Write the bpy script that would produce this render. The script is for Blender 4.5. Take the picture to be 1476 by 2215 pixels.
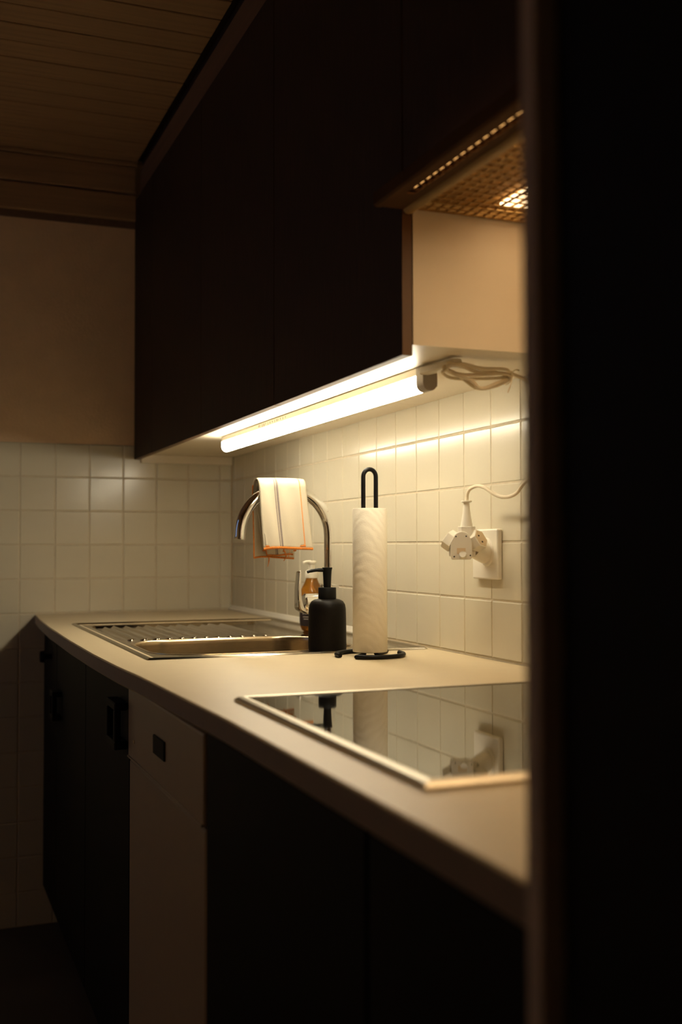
import bpy, bmesh, math, random
import numpy as np
from mathutils import Vector, Matrix

random.seed(7)
for o in list(bpy.data.objects):
    bpy.data.objects.remove(o)
S = bpy.context.scene
C = S.collection

# ------------------------------------------------------------------ camera
# world: right-hand wall = plane X 0, far wall = plane Y 0, worktop z 0.897
CAM = Vector((-0.937385, -3.312153, 1.093018))
FW = Vector((0.36617193, 0.93001617, 0.03143307))
RT = Vector((0.93049894, -0.36628804, -0.00218856))
UP = Vector((-0.00947816, -0.03004983, 0.99950346))
cd = bpy.data.cameras.new('camera')
cam = bpy.data.objects.new('camera', cd)
C.objects.link(cam)
m = Matrix.Identity(4)
for i in range(3):
    m[i][0], m[i][1], m[i][2], m[i][3] = RT[i], UP[i], -FW[i], CAM[i]
cam.matrix_world = m
cd.sensor_fit = 'HORIZONTAL'
cd.sensor_width = 24.0
cd.lens = 24.0 * 2374.35 / 1476.0
cd.clip_start = 0.02
cd.dof.use_dof = True
cd.dof.focus_distance = 2.08
cd.dof.aperture_fstop = 3.3
S.camera = cam

# ------------------------------------------------------------------ world, exposure
w = bpy.data.worlds.new('night')
S.world = w
w.use_nodes = True
bg = w.node_tree.nodes['Background']
bg.inputs[0].default_value = (0.40, 0.58, 1.0, 1)   # dusk outside
bg.inputs[1].default_value = 0.40
vs = S.view_settings
vs.view_transform = 'Standard'
vs.look = 'None'
vs.gamma = 1.0
vs.use_curve_mapping = False
vs.exposure = 0.0

TUBE_COLOR = (1.0, 0.90, 0.68)
TUBE_STRENGTH = 46.0
HOOD_COLOR = (1.0, 0.68, 0.36)
HOOD_STRENGTH = 5.0
HOOD_FILL_STRENGTH = 32.0

# ------------------------------------------------------------------ materials
def mat(name, color, rough=0.5, metal=0.0, spec=0.5, noise=None, bump=None, coat=0.0,
        emit=None, trans=0.0, ior=1.45, stretch=(1, 1, 1), color2=None):
    """noise=(scale, amount) colour variation, bump=(scale, strength, distance)"""
    M = bpy.data.materials.new(name)
    M.use_nodes = True
    nt = M.node_tree
    b = nt.nodes['Principled BSDF']
    b.inputs['Base Color'].default_value = (*color, 1)
    b.inputs['Roughness'].default_value = rough
    b.inputs['Metallic'].default_value = metal
    b.inputs['Specular IOR Level'].default_value = spec
    b.inputs['IOR'].default_value = ior
    b.inputs['Coat Weight'].default_value = coat
    b.inputs['Transmission Weight'].default_value = trans
    if emit:
        b.inputs['Emission Color'].default_value = (*emit[0], 1)
        b.inputs['Emission Strength'].default_value = emit[1]
    if noise or bump:
        tc = nt.nodes.new('ShaderNodeTexCoord')
        mp = nt.nodes.new('ShaderNodeMapping')
        mp.inputs['Scale'].default_value = stretch
        nt.links.new(tc.outputs['Object'], mp.inputs['Vector'])
    if noise:
        n = nt.nodes.new('ShaderNodeTexNoise')
        n.inputs['Scale'].default_value = noise[0]
        n.inputs['Detail'].default_value = 6
        nt.links.new(mp.outputs[0], n.inputs['Vector'])
        r = nt.nodes.new('ShaderNodeValToRGB')
        c2 = color2 or tuple(c * (1 - noise[1]) for c in color)
        r.color_ramp.elements[0].position = 0.32
        r.color_ramp.elements[1].position = 0.68
        r.color_ramp.elements[0].color = (*c2, 1)
        r.color_ramp.elements[1].color = (*color, 1)
        nt.links.new(n.outputs['Fac'], r.inputs[0])
        nt.links.new(r.outputs[0], b.inputs['Base Color'])
    if bump:
        n2 = nt.nodes.new('ShaderNodeTexNoise')
        n2.inputs['Scale'].default_value = bump[0]
        n2.inputs['Detail'].default_value = 4
        nt.links.new(mp.outputs[0], n2.inputs['Vector'])
        bp = nt.nodes.new('ShaderNodeBump')
        bp.inputs['Strength'].default_value = bump[1]
        bp.inputs['Distance'].default_value = bump[2]
        nt.links.new(n2.outputs['Fac'], bp.inputs['Height'])
        nt.links.new(bp.outputs[0], b.inputs['Normal'])
    return M

M = {}
M['tile'] = mat('glazed_tile', (0.68, 0.615, 0.465), 0.20, spec=0.45, noise=(6, 0.05), bump=(9, 0.12, 0.004))
M['grout'] = mat('grout', (0.66, 0.56, 0.40), 0.85, noise=(60, 0.15))
M['plaster'] = mat('plaster', (0.88, 0.62, 0.38), 0.9, noise=(14, 0.07), bump=(160, 0.5, 0.002))
M['floor'] = mat('floor_lino', (0.10, 0.08, 0.065), 0.5, noise=(5, 0.3))
M['plank'] = mat('ceiling_wood', (0.44, 0.27, 0.135), 0.6, noise=(9, 0.22), stretch=(0.4, 9, 9))
M['batten'] = mat('ceiling_gap', (0.05, 0.03, 0.02), 0.9, noise=(20, 0.2))
M['worktop'] = mat('worktop_laminate', (0.66, 0.535, 0.345), 0.42, spec=0.4, noise=(30, 0.03), bump=(300, 0.05, 0.0005))
M['worktop_edge'] = mat('worktop_edge', (0.26, 0.205, 0.19), 0.55, noise=(40, 0.05))
M['white'] = mat('white_melamine', (0.80, 0.70, 0.54), 0.45, noise=(12, 0.03))
M['doorwood'] = mat('dark_veneer', (0.050, 0.027, 0.018), 0.6, spec=0.3, noise=(22, 0.6), stretch=(30, 30, 0.5), bump=(30, 0.15, 0.001))
M['dooredge'] = mat('veneer_edge', (0.15, 0.070, 0.024), 0.5, noise=(30, 0.3), stretch=(1, 1, 0.2))
M['soffit'] = mat('soffit_board', (0.20, 0.12, 0.07), 0.6, noise=(8, 0.2), stretch=(9, 0.4, 9))
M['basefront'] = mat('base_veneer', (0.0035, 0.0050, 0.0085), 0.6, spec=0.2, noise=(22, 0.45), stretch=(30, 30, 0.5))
M['appliance'] = mat('appliance_enamel', (0.40, 0.32, 0.24), 0.35, noise=(20, 0.03))
M['black'] = mat('black_plastic', (0.005, 0.005, 0.006), 0.6, spec=0.25, noise=(50, 0.2))
M['blackglass'] = mat('black_glass', (0.004, 0.004, 0.005), 0.06, spec=0.5, noise=(3, 0.2))
M['hobglass'] = mat('ceramic_glass', (0.008, 0.006, 0.005), 0.035, spec=0.9, noise=(3, 0.2), ior=1.55)
M['steel'] = mat('brushed_steel', (0.52, 0.45, 0.35), 0.15, metal=1.0, noise=(40, 0.12), stretch=(1, 12, 1), bump=(90, 0.06, 0.001))
M['basinsteel'] = mat('satin_steel', (0.60, 0.47, 0.30), 0.26, metal=1.0, noise=(40, 0.12), stretch=(1, 1, 12), bump=(90, 0.06, 0.001))
M['trimsteel'] = mat('hob_frame_metal', (0.66, 0.58, 0.45), 0.42, metal=1.0, noise=(60, 0.05))
M['chrome'] = mat('chrome', (0.86, 0.86, 0.86), 0.05, metal=1.0, noise=(4, 0.02))
M['wire'] = mat('black_wire', (0.006, 0.005, 0.005), 0.45, spec=0.2, noise=(60, 0.2))
M['dispenser'] = mat('dark_stoneware', (0.007, 0.0045, 0.003), 0.50, spec=0.18, noise=(180, 0.35), bump=(250, 0.1, 0.0004))
M['matteblack'] = mat('matte_black', (0.004, 0.004, 0.0045), 0.5, spec=0.22, noise=(60, 0.2))
M['whiteplastic'] = mat('white_plastic', (0.80, 0.74, 0.62), 0.4, noise=(20, 0.03))
M['greycap'] = mat('grey_endcap', (0.42, 0.37, 0.32), 0.5, noise=(30, 0.04))
M['cable'] = mat('cream_cable', (0.84, 0.73, 0.54), 0.5, noise=(50, 0.05))
M['amber'] = mat('amber_glass', (0.62, 0.26, 0.03), 0.08, trans=0.75, ior=1.45, noise=(5, 0.15))
M['label'] = mat('dark_label', (0.016, 0.006, 0.008), 0.5, noise=(40, 0.2))
M['print'] = mat('label_print', (0.75, 0.68, 0.60), 0.6, noise=(40, 0.05))
M['greyprint'] = mat('grey_print', (0.30, 0.27, 0.22), 0.6, noise=(40, 0.05))
M['orange'] = mat('orange_stitch', (0.86, 0.27, 0.04), 0.85, noise=(500, 0.45), bump=(700, 0.8, 0.001))
M['hoodbrown'] = mat('hood_visor', (0.085, 0.040, 0.014), 0.75, spec=0.15, noise=(20, 0.2))
M['hoodmetal'] = mat('hood_metal', (0.42, 0.26, 0.09), 0.4, metal=0.6, noise=(20, 0.15))
M['hoodbar'] = mat('hood_bar', (0.36, 0.23, 0.085), 0.5, noise=(20, 0.08))
M['filter'] = mat('grease_filter', (0.55, 0.30, 0.08), 0.7, noise=(45, 0.6), bump=(90, 0.6, 0.004))
M['panel'] = mat('tall_unit_edge', (0.60, 0.52, 0.52), 0.6, noise=(30, 0.1))
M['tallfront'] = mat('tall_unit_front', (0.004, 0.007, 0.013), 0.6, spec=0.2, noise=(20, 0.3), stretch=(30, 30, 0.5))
M['tan_warmlit'] = mat('socket_face', (0.72, 0.55, 0.34), 0.5, noise=(20, 0.04))  # cardboard tan; on the side socket it paints in orange light
M['hole'] = mat('pin_hole', (0.01, 0.008, 0.006), 0.8, noise=(20, 0.1))

def emissive(name, col, strength):
    X = bpy.data.materials.new(name)
    X.use_nodes = True
    nt = X.node_tree
    nt.nodes.remove(nt.nodes['Principled BSDF'])
    e = nt.nodes.new('ShaderNodeEmission')
    e.inputs[0].default_value = (*col, 1)
    e.inputs[1].default_value = strength
    nt.links.new(e.outputs[0], nt.nodes['Material Output'].inputs[0])
    return X
M['tube'] = emissive('lit_diffuser', TUBE_COLOR, TUBE_STRENGTH)
M['hoodlens'] = emissive('lit_hood_lens', HOOD_COLOR, HOOD_STRENGTH)
M['hoodlens_fill'] = emissive('added_hood_fill', (1.0, 0.72, 0.40), HOOD_FILL_STRENGTH)
M['slotglow'] = emissive('added_slot_glow', (1.0, 0.50, 0.15), 2.0)

def towel_material():
    X = bpy.data.materials.new('towel_cotton')
    X.use_nodes = True
    nt = X.node_tree
    b = nt.nodes['Principled BSDF']
    b.inputs['Roughness'].default_value = 0.95
    b.inputs['Specular IOR Level'].default_value = 0.1
    tc = nt.nodes.new('ShaderNodeTexCoord')
    sep = nt.nodes.new('ShaderNodeSeparateXYZ')
    nt.links.new(tc.outputs['UV'], sep.inputs[0])
    def band(lo, hi):
        a = nt.nodes.new('ShaderNodeMath'); a.operation = 'GREATER_THAN'; a.inputs[1].default_value = lo
        c = nt.nodes.new('ShaderNodeMath'); c.operation = 'LESS_THAN'; c.inputs[1].default_value = hi
        p = nt.nodes.new('ShaderNodeMath'); p.operation = 'MULTIPLY'
        nt.links.new(sep.outputs[0], a.inputs[0]); nt.links.new(sep.outputs[0], c.inputs[0])
        nt.links.new(a.outputs[0], p.inputs[0]); nt.links.new(c.outputs[0], p.inputs[1])
        return p
    # weave: fine stripes across the hanging direction
    wv = nt.nodes.new('ShaderNodeTexNoise'); wv.inputs['Scale'].default_value = 90
    mp = nt.nodes.new('ShaderNodeMapping'); mp.inputs['Scale'].default_value = (1.0, 9.0, 1.0)
    nt.links.new(tc.outputs['UV'], mp.inputs[0]); nt.links.new(mp.outputs[0], wv.inputs['Vector'])
    ramp = nt.nodes.new('ShaderNodeValToRGB')
    ramp.color_ramp.elements[0].color = (0.60, 0.52, 0.385, 1); ramp.color_ramp.elements[0].position = 0.35
    ramp.color_ramp.elements[1].color = (0.70, 0.64, 0.515, 1); ramp.color_ramp.elements[1].position = 0.65
    nt.links.new(wv.outputs['Fac'], ramp.inputs[0])
    last = ramp.outputs[0]
    nz = nt.nodes.new('ShaderNodeTexNoise'); nz.inputs['Scale'].default_value = 220
    nt.links.new(tc.outputs['UV'], nz.inputs['Vector'])
    for lo, hi, col, f in ((0.315, 0.338, (0.22, 0.17, 0.16), 0.8), (0.352, 0.392, (0.19, 0.15, 0.155), 0.9),
                           (0.842, 0.864, (0.85, 0.30, 0.06), 1.0)):
        mx = nt.nodes.new('ShaderNodeMixRGB')
        k = nt.nodes.new('ShaderNodeMath'); k.operation = 'MULTIPLY'
        g = nt.nodes.new('ShaderNodeMath'); g.operation = 'MULTIPLY_ADD'
        g.inputs[1].default_value = 1.2; g.inputs[2].default_value = 0.22 * f
        nt.links.new(nz.outputs['Fac'], g.inputs[0])
        bd = band(lo, hi)
        nt.links.new(bd.outputs[0], k.inputs[0]); nt.links.new(g.outputs[0], k.inputs[1])
        k.use_clamp = True
        nt.links.new(k.outputs[0], mx.inputs[0]); nt.links.new(last, mx.inputs[1])
        mx.inputs[2].default_value = (*col, 1)
        last = mx.outputs[0]
    nt.links.new(last, b.inputs['Base Color'])
    bp = nt.nodes.new('ShaderNodeBump'); bp.inputs['Strength'].default_value = 0.5; bp.inputs['Distance'].default_value = 0.001
    nt.links.new(wv.outputs['Fac'], bp.inputs['Height']); nt.links.new(bp.outputs[0], b.inputs['Normal'])
    return X
M['towel'] = towel_material()

def paper_material():
    X = bpy.data.materials.new('embossed_paper')
    X.use_nodes = True
    nt = X.node_tree
    b = nt.nodes['Principled BSDF']
    b.inputs['Base Color'].default_value = (0.82, 0.75, 0.61, 1)
    b.inputs['Roughness'].default_value = 0.95
    b.inputs['Specular IOR Level'].default_value = 0.1
    tc = nt.nodes.new('ShaderNodeTexCoord')
    n1 = nt.nodes.new('ShaderNodeTexNoise'); n1.inputs['Scale'].default_value = 22; n1.inputs['Detail'].default_value = 1
    nt.links.new(tc.outputs['Object'], n1.inputs['Vector'])
    wv = nt.nodes.new('ShaderNodeTexWave'); wv.wave_type = 'BANDS'; wv.bands_direction = 'DIAGONAL'
    wv.inputs['Scale'].default_value = 34; wv.inputs['Distortion'].default_value = 8
    wv.inputs['Detail'].default_value = 2; wv.inputs['Detail Scale'].default_value = 0.6
    mp = nt.nodes.new('ShaderNodeMapping'); mp.inputs['Location'].default_value = (0.03, 0.03, -0.05)
    nt.links.new(tc.outputs['Object'], mp.inputs[0]); nt.links.new(mp.outputs[0], wv.inputs['Vector'])
    mul = nt.nodes.new('ShaderNodeMath'); mul.operation = 'MULTIPLY'
    nt.links.new(wv.outputs['Fac'], mul.inputs[0]); nt.links.new(n1.outputs['Fac'], mul.inputs[1])
    n2 = nt.nodes.new('ShaderNodeTexNoise'); n2.inputs['Scale'].default_value = 420
    nt.links.new(tc.outputs['Object'], n2.inputs['Vector'])
    ad = nt.nodes.new('ShaderNodeMath'); ad.operation = 'MULTIPLY_ADD'; ad.inputs[1].default_value = 0.35
    nt.links.new(n2.outputs['Fac'], ad.inputs[0]); nt.links.new(mul.outputs[0], ad.inputs[2])
    bp = nt.nodes.new('ShaderNodeBump'); bp.inputs['Strength'].default_value = 0.55; bp.inputs['Distance'].default_value = 0.0012
    nt.links.new(ad.outputs[0], bp.inputs['Height']); nt.links.new(bp.outputs[0], b.inputs['Normal'])
    return X
M['paper'] = paper_material()

# ------------------------------------------------------------------ mesh helpers
def add_box(bm, x0, x1, y0, y1, z0, z1, bevel=0.0, seg=1, mi=0):
    vs_ = [bm.verts.new((x, y, z)) for x in (x0, x1) for y in (y0, y1) for z in (z0, z1)]
    q = [(0, 1, 3, 2), (4, 6, 7, 5), (0, 4, 5, 1), (2, 3, 7, 6), (0, 2, 6, 4), (1, 5, 7, 3)]
    fs = [bm.faces.new([vs_[i] for i in f]) for f in q]
    for f in fs:
        f.material_index = mi
    if bevel:
        es = list({e for f in fs for e in f.edges})
        r = bmesh.ops.bevel(bm, geom=es, offset=bevel, segments=seg, profile=0.5, affect='EDGES')
        for f in r['faces']:
            f.material_index = mi
    return fs

def box(x0, x1, y0, y1, z0, z1, bevel=0.0, seg=1):
    bm = bmesh.new()
    add_box(bm, min(x0, x1), max(x0, x1), min(y0, y1), max(y0, y1), min(z0, z1), max(z0, z1), bevel, seg)
    return bm

def add_lathe(bm, prof, cx=0, cy=0, n=40, cap=True):
    rings = []
    for r, z in prof:
        rings.append([bm.verts.new((cx + r * math.cos(2 * math.pi * k / n), cy + r * math.sin(2 * math.pi * k / n), z)) for k in range(n)])
    for a, b in zip(rings, rings[1:]):
        for k in range(n):
            bm.faces.new((a[k], a[(k + 1) % n], b[(k + 1) % n], b[k]))
    if cap:
        bm.faces.new(list(reversed(rings[0])))
        bm.faces.new(rings[-1])

def lathe(prof, cx=0, cy=0, n=40, cap=True):
    bm = bmesh.new()
    add_lathe(bm, prof, cx, cy, n, cap)
    return bm

def add_tube(bm, pts, rad, n=10, cap=True, flat=1.0):
    pts = [Vector(p) for p in pts]
    rads = rad if isinstance(rad, (list, tuple)) else [rad] * len(pts)
    rings = []
    ref = None
    for i, p in enumerate(pts):
        t = (pts[min(i + 1, len(pts) - 1)] - pts[max(i - 1, 0)]).normalized()
        if ref is None:
            ref = Vector((0, 0, 1)) if abs(t.z) < 0.9 else Vector((0, 1, 0))
        u = (ref - t * ref.dot(t)).normalized()
        v = t.cross(u)
        ref = u
        rings.append([bm.verts.new(p + (u * math.cos(2 * math.pi * k / n) * flat + v * math.sin(2 * math.pi * k / n)) * rads[i]) for k in range(n)])
    for a, b in zip(rings, rings[1:]):
        for k in range(n):
            bm.faces.new((a[k], b[k], b[(k + 1) % n], a[(k + 1) % n]))
    if cap:
        bm.faces.new(rings[0])
        bm.faces.new(list(reversed(rings[-1])))

def tube(pts, rad, n=10, cap=True, flat=1.0):
    bm = bmesh.new()
    add_tube(bm, pts, rad, n, cap, flat)
    return bm

def smooth_path(pts, sub=8):
    """Catmull-Rom through the points"""
    P = [Vector(p) for p in pts]
    out = []
    for i in range(len(P) - 1):
        p0 = P[max(i - 1, 0)]; p1 = P[i]; p2 = P[i + 1]; p3 = P[min(i + 2, len(P) - 1)]
        for k in range(sub):
            t = k / sub
            out.append(0.5 * ((2 * p1) + (p2 - p0) * t + (2 * p0 - 5 * p1 + 4 * p2 - p3) * t * t + (3 * p1 - p0 - 3 * p2 + p3) * t ** 3))
    out.append(P[-1])
    return out

def prism(poly, origin, ax, ay, an, depth, bevel=0.0):
    """extrude a 2-D outline (ax, ay) along an"""
    bm = bmesh.new()
    o, ax, ay, an = Vector(origin), Vector(ax), Vector(ay), Vector(an)
    a = [bm.verts.new(o + ax * x + ay * y) for x, y in poly]
    b = [bm.verts.new(o + ax * x + ay * y + an * depth) for x, y in poly]
    n = len(poly)
    bm.faces.new(a)
    bm.faces.new(list(reversed(b)))
    for k in range(n):
        bm.faces.new((a[k], b[k], b[(k + 1) % n], a[(k + 1) % n]))
    bmesh.ops.recalc_face_normals(bm, faces=bm.faces[:])
    if bevel:
        bmesh.ops.bevel(bm, geom=bm.edges[:], offset=bevel, segments=2, profile=0.5, affect='EDGES')
    return bm

def obj(name, bm, material, parent=None, smooth=False, angle=40):
    me = bpy.data.meshes.new(name)
    if isinstance(bm, bmesh.types.BMesh):
        bmesh.ops.recalc_face_normals(bm, faces=bm.faces[:])
        if smooth:
            lim = math.radians(angle)
            for f in bm.faces:
                f.smooth = True
            for e in bm.edges:
                if len(e.link_faces) == 2 and e.calc_face_angle(0) > lim:
                    e.smooth = False
        bm.to_mesh(me)
        bm.free()
    else:
        me = bm
    o = bpy.data.objects.new(name, me)
    C.objects.link(o)
    for k in (material if isinstance(material, (list, tuple)) else [material]):
        me.materials.append(M[k])
    if parent:
        o.parent = parent
        o.matrix_parent_inverse = Matrix.Translation(-parent.location)
    return o

def link_mesh(name, me, loc, rot, parent):
    o = bpy.data.objects.new(name, me)
    C.objects.link(o)
    o.location = loc
    o.rotation_euler = rot
    o.parent = parent
    o.matrix_parent_inverse = Matrix.Translation(-parent.location)
    return o

def tag(o, label, cat, group=None):
    o['label'] = label
    o['category'] = cat
    if group:
        o['group'] = group
    return o

def thing(name, label, cat, loc, group=None):
    o = bpy.data.objects.new(name, None)
    o.empty_display_size = 0.05
    o.location = loc
    C.objects.link(o)
    return tag(o, label, cat, group)

def struct(name, bm, material, label=None, cat=None):
    o = obj(name, bm, material)
    o['kind'] = 'structure'
    o['label'] = label or name
    o['category'] = cat or name.split('_')[0]
    return o

# ------------------------------------------------------------------ the room
WT = 0.897          # worktop height
CEIL = 2.26
LX, FY = -2.25, -4.7
floor = struct('floor', box(LX, 0.1, FY, 0.1, -0.1, 0.0), 'floor', 'dark floor of the kitchen beneath the base units', 'floor')
wall_right = struct('wall_right', box(0.004, 0.1, FY, 0.1, 0.0, CEIL + 0.1), 'plaster', 'wall behind the worktop clad with cream tiles', 'wall')
wall_back = struct('wall_back', box(LX, 0.004, 0.004, 0.1, 0.0, CEIL + 0.1), 'plaster', 'beige plastered end wall tiled cream in its lower part', 'wall')
_wl = bmesh.new()
add_box(_wl, LX - 0.1, LX, FY, -1.20, 0.0, CEIL + 0.1)
add_box(_wl, LX - 0.1, LX, -0.25, 0.1, 0.0, CEIL + 0.1)
add_box(_wl, LX - 0.1, LX, -1.20, -0.25, 2.05, CEIL + 0.1)
add_box(_wl, LX - 0.1, LX, -1.20, -0.25, 0.0, 1.20)
wall_left = struct('wall_left', _wl, 'plaster', 'plain beige wall with a window opposite the kitchen units', 'wall')
_wf = bmesh.new()
for q in ((-1.20, -1.15, 1.20, 2.05), (-0.30, -0.25, 1.20, 2.05), (-1.15, -0.30, 2.0, 2.05), (-1.15, -0.30, 1.20, 1.25)):
    add_box(_wf, LX - 0.06, LX - 0.01, q[0] + 0.0005, q[1] - 0.0005, q[2] + 0.0005, q[3] - 0.0005)
window_1 = struct('window_1', _wf, 'white', 'white window frame in the wall opposite the units', 'window')
wall_front = struct('wall_front', box(LX, 0.1, FY - 0.1, FY, 0.0, CEIL + 0.1), 'plaster', 'plain beige wall at the near end of the kitchen', 'wall')
ceiling = struct('ceiling', box(LX, 0.1, FY, 0.1, CEIL + 0.012, CEIL + 0.1), 'batten', 'dark ceiling clad with brown wooden planks', 'ceiling')

# ceiling planks run along X
PW = 0.0895
pm = bmesh.new()
add_box(pm, LX, -0.303, -PW / 2 + 0.003, PW / 2 - 0.003, 0.0, 0.012, 0.0015)
pme = bpy.data.meshes.new('plank'); pm.to_mesh(pme); pm.free(); pme.materials.append(M['plank'])
y = -0.041
while y > FY + 0.1:
    link_mesh('plank', pme, (0, y, CEIL + random.uniform(0, 0.0015)), (0, 0, 0), ceiling)
    y -= PW
# two boards at the top of the end wall, above a brown strip painted as gap shade
for z0, z1 in ((2.082, 2.161), (2.166, 2.247)):
    o = obj('wall_board', box(LX, -0.303, -0.012, 0.003, z0, z1, 0.003), 'plank', wall_back)
o = obj('cornice_strip', box(LX, -0.303, -0.018, 0.003, 2.248, CEIL - 0.0005, 0.002), 'plank', wall_back)
o = obj('gap_shade_strip', box(LX, -0.303, 0.001, 0.0035, 2.060, 2.082), 'soffit', wall_back)

# tiles -------------------------------------------------------------
TS, JT = 0.1, 0.0028
def tile_mesh(wd, ht):
    """front face looks along -Y, tile centred on x,z, front plane y=0"""
    bm = bmesh.new()
    w2, h2 = wd / 2, ht / 2
    b = 0.0016
    r0 = [bm.verts.new(v) for v in ((-w2, 0.006, -h2), (w2, 0.006, -h2), (w2, 0.006, h2), (-w2, 0.006, h2))]
    r1 = [bm.verts.new(v) for v in ((-w2, 0.0014, -h2), (w2, 0.0014, -h2), (w2, 0.0014, h2), (-w2, 0.0014, h2))]
    r2 = [bm.verts.new(v) for v in ((-w2 + b, 0, -h2 + b), (w2 - b, 0, -h2 + b), (w2 - b, 0, h2 - b), (-w2 + b, 0, h2 - b))]
    for a, c in ((r0, r1), (r1, r2)):
        for k in range(4):
            bm.faces.new((a[k], a[(k + 1) % 4], c[(k + 1) % 4], c[k]))
    bm.faces.new(r2)
    bmesh.ops.recalc_face_normals(bm, faces=bm.faces[:])
    me = bpy.data.meshes.new('tile')
    bm.to_mesh(me); bm.free()
    me.materials.append(M['tile'])
    return me
TM = {}
def tile(wall, a0, a1, z0, z1):
    wd, ht = round(abs(a1 - a0) - JT, 4), round(z1 - z0 - JT, 4)
    me = TM.get((wd, ht)) or TM.setdefault((wd, ht), tile_mesh(wd, ht))
    ca, cz = (a0 + a1) / 2, (z0 + z1) / 2
    tilt = lambda: random.gauss(0, 0.0028)
    off = random.uniform(0, 0.0004)
    if wall is wall_back:
        link_mesh('tile', me, (ca, off, cz), (tilt(), 0, tilt()), wall)
    else:
        link_mesh('tile', me, (off, ca, cz), (0, tilt(), -math.pi / 2 + tilt()), wall)
obj('grout_bed', box(LX, 0.0, 0.0016, 0.0042, 0.0, 1.399), 'grout', wall_back)
obj('grout_bed', box(0.0016, 0.0042, -2.80, 0.0, 0.80, 1.399), 'grout', wall_right)
for j in range(-9, 5):                       # row index from worktop level
    z0, z1 = 0.9 + TS * j, 0.9 + TS * (j + 1)
    xs = [0.0] + [-(0.038 + TS * k) for k in range(13)]
    for a, b in zip(xs, xs[1:]):
        if j < 0 and b > -0.52:
            continue
        tile(wall_back, a, b, z0, z1)
for j in range(0, 5):
    z0, z1 = 0.9 + TS * j, 0.9 + TS * (j + 1)
    ys = [0.0] + [-(0.041 + TS * k) for k in range(28)]
    for a, b in zip(ys, ys[1:]):
        tile(wall_right, a, b, z0, z1)

# ------------------------------------------------------------------ worktop
SX0, SX1, SY0, SY1 = -0.552, -0.0125, -1.418, -0.462      # sink outline
def front_x(y):
    ys = [0.0, -0.05, -0.25, -0.53, -0.96, -1.27, -1.49, -1.66, -2.1, -2.9]
    xs = [-0.594, -0.596, -0.606, -0.616, -0.6225, -0.6225, -0.618, -0.610, -0.600, -0.600]
    return float(np.interp(-y, [-v for v in ys], xs))
wt = bmesh.new()
hx0, hx1, hy0, hy1 = SX0 + 0.02, SX1 - 0.012, SY0 + 0.02, SY1 - 0.02
ys = sorted(set([0.0, -2.76] + [-0.05 * k for k in range(1, 56) if 0.05 * k < 2.75] + [hy0, hy1]), reverse=True)
thick = 0.028
rows = []
for yv in ys:
    fx = front_x(yv)
    e = 0.002
    rows.append([[wt.verts.new((x, yv, z)) for x, z in
                  ((0.0, WT), (hx1, WT), (hx0, WT), (fx + e, WT), (fx, WT - e), (fx, WT - thick + e), (fx + e, WT - thick), (hx0, WT - thick), (hx1, WT - thick), (0.0, WT - thick))]])
for ra, rb, ya, yb in zip(rows, rows[1:], ys, ys[1:]):
    a, b = ra[0], rb[0]
    inhole = ya <= hy1 + 1e-6 and yb >= hy0 - 1e-6
    n = len(a)
    for k in range(n):
        k2 = (k + 1) % n
        if inhole and k in (1, 7):
            continue
        f = wt.faces.new((a[k], a[k2], b[k2], b[k]))
        f.material_index = 1 if k in (4,) else 0
    if inhole:
        wt.faces.new((a[1], b[1], b[8], a[8]))
        wt.faces.new((a[2], a[7], b[7], b[2]))
for i, yv in enumerate(ys):
    if abs(yv - hy1) < 1e-6 or abs(yv - hy0) < 1e-6:
        r = rows[i][0]
        wt.faces.new((r[1], r[2], r[7], r[8]))
wt.faces.new(rows[0][0]); wt.faces.new(list(reversed(rows[-1][0])))
worktop = obj('worktop', wt, ['worktop', 'worktop_edge'])
tag(worktop, 'long cream laminate worktop with a slightly bowed front edge', 'worktop')
seal = obj('worktop_seal', prism([(0, 0), (0.0115, 0), (0.0115, 0.004), (0.008, 0.008), (0.004, 0.013), (0, 0.015)], (0.0005, -0.001, WT + 0.0004), (-1, 0, 0), (0, 0, 1), (0, -1, 0), 1.175), 'whiteplastic')
tag(seal, 'white sealing strip between sink and tiled wall', 'seal')

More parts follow.
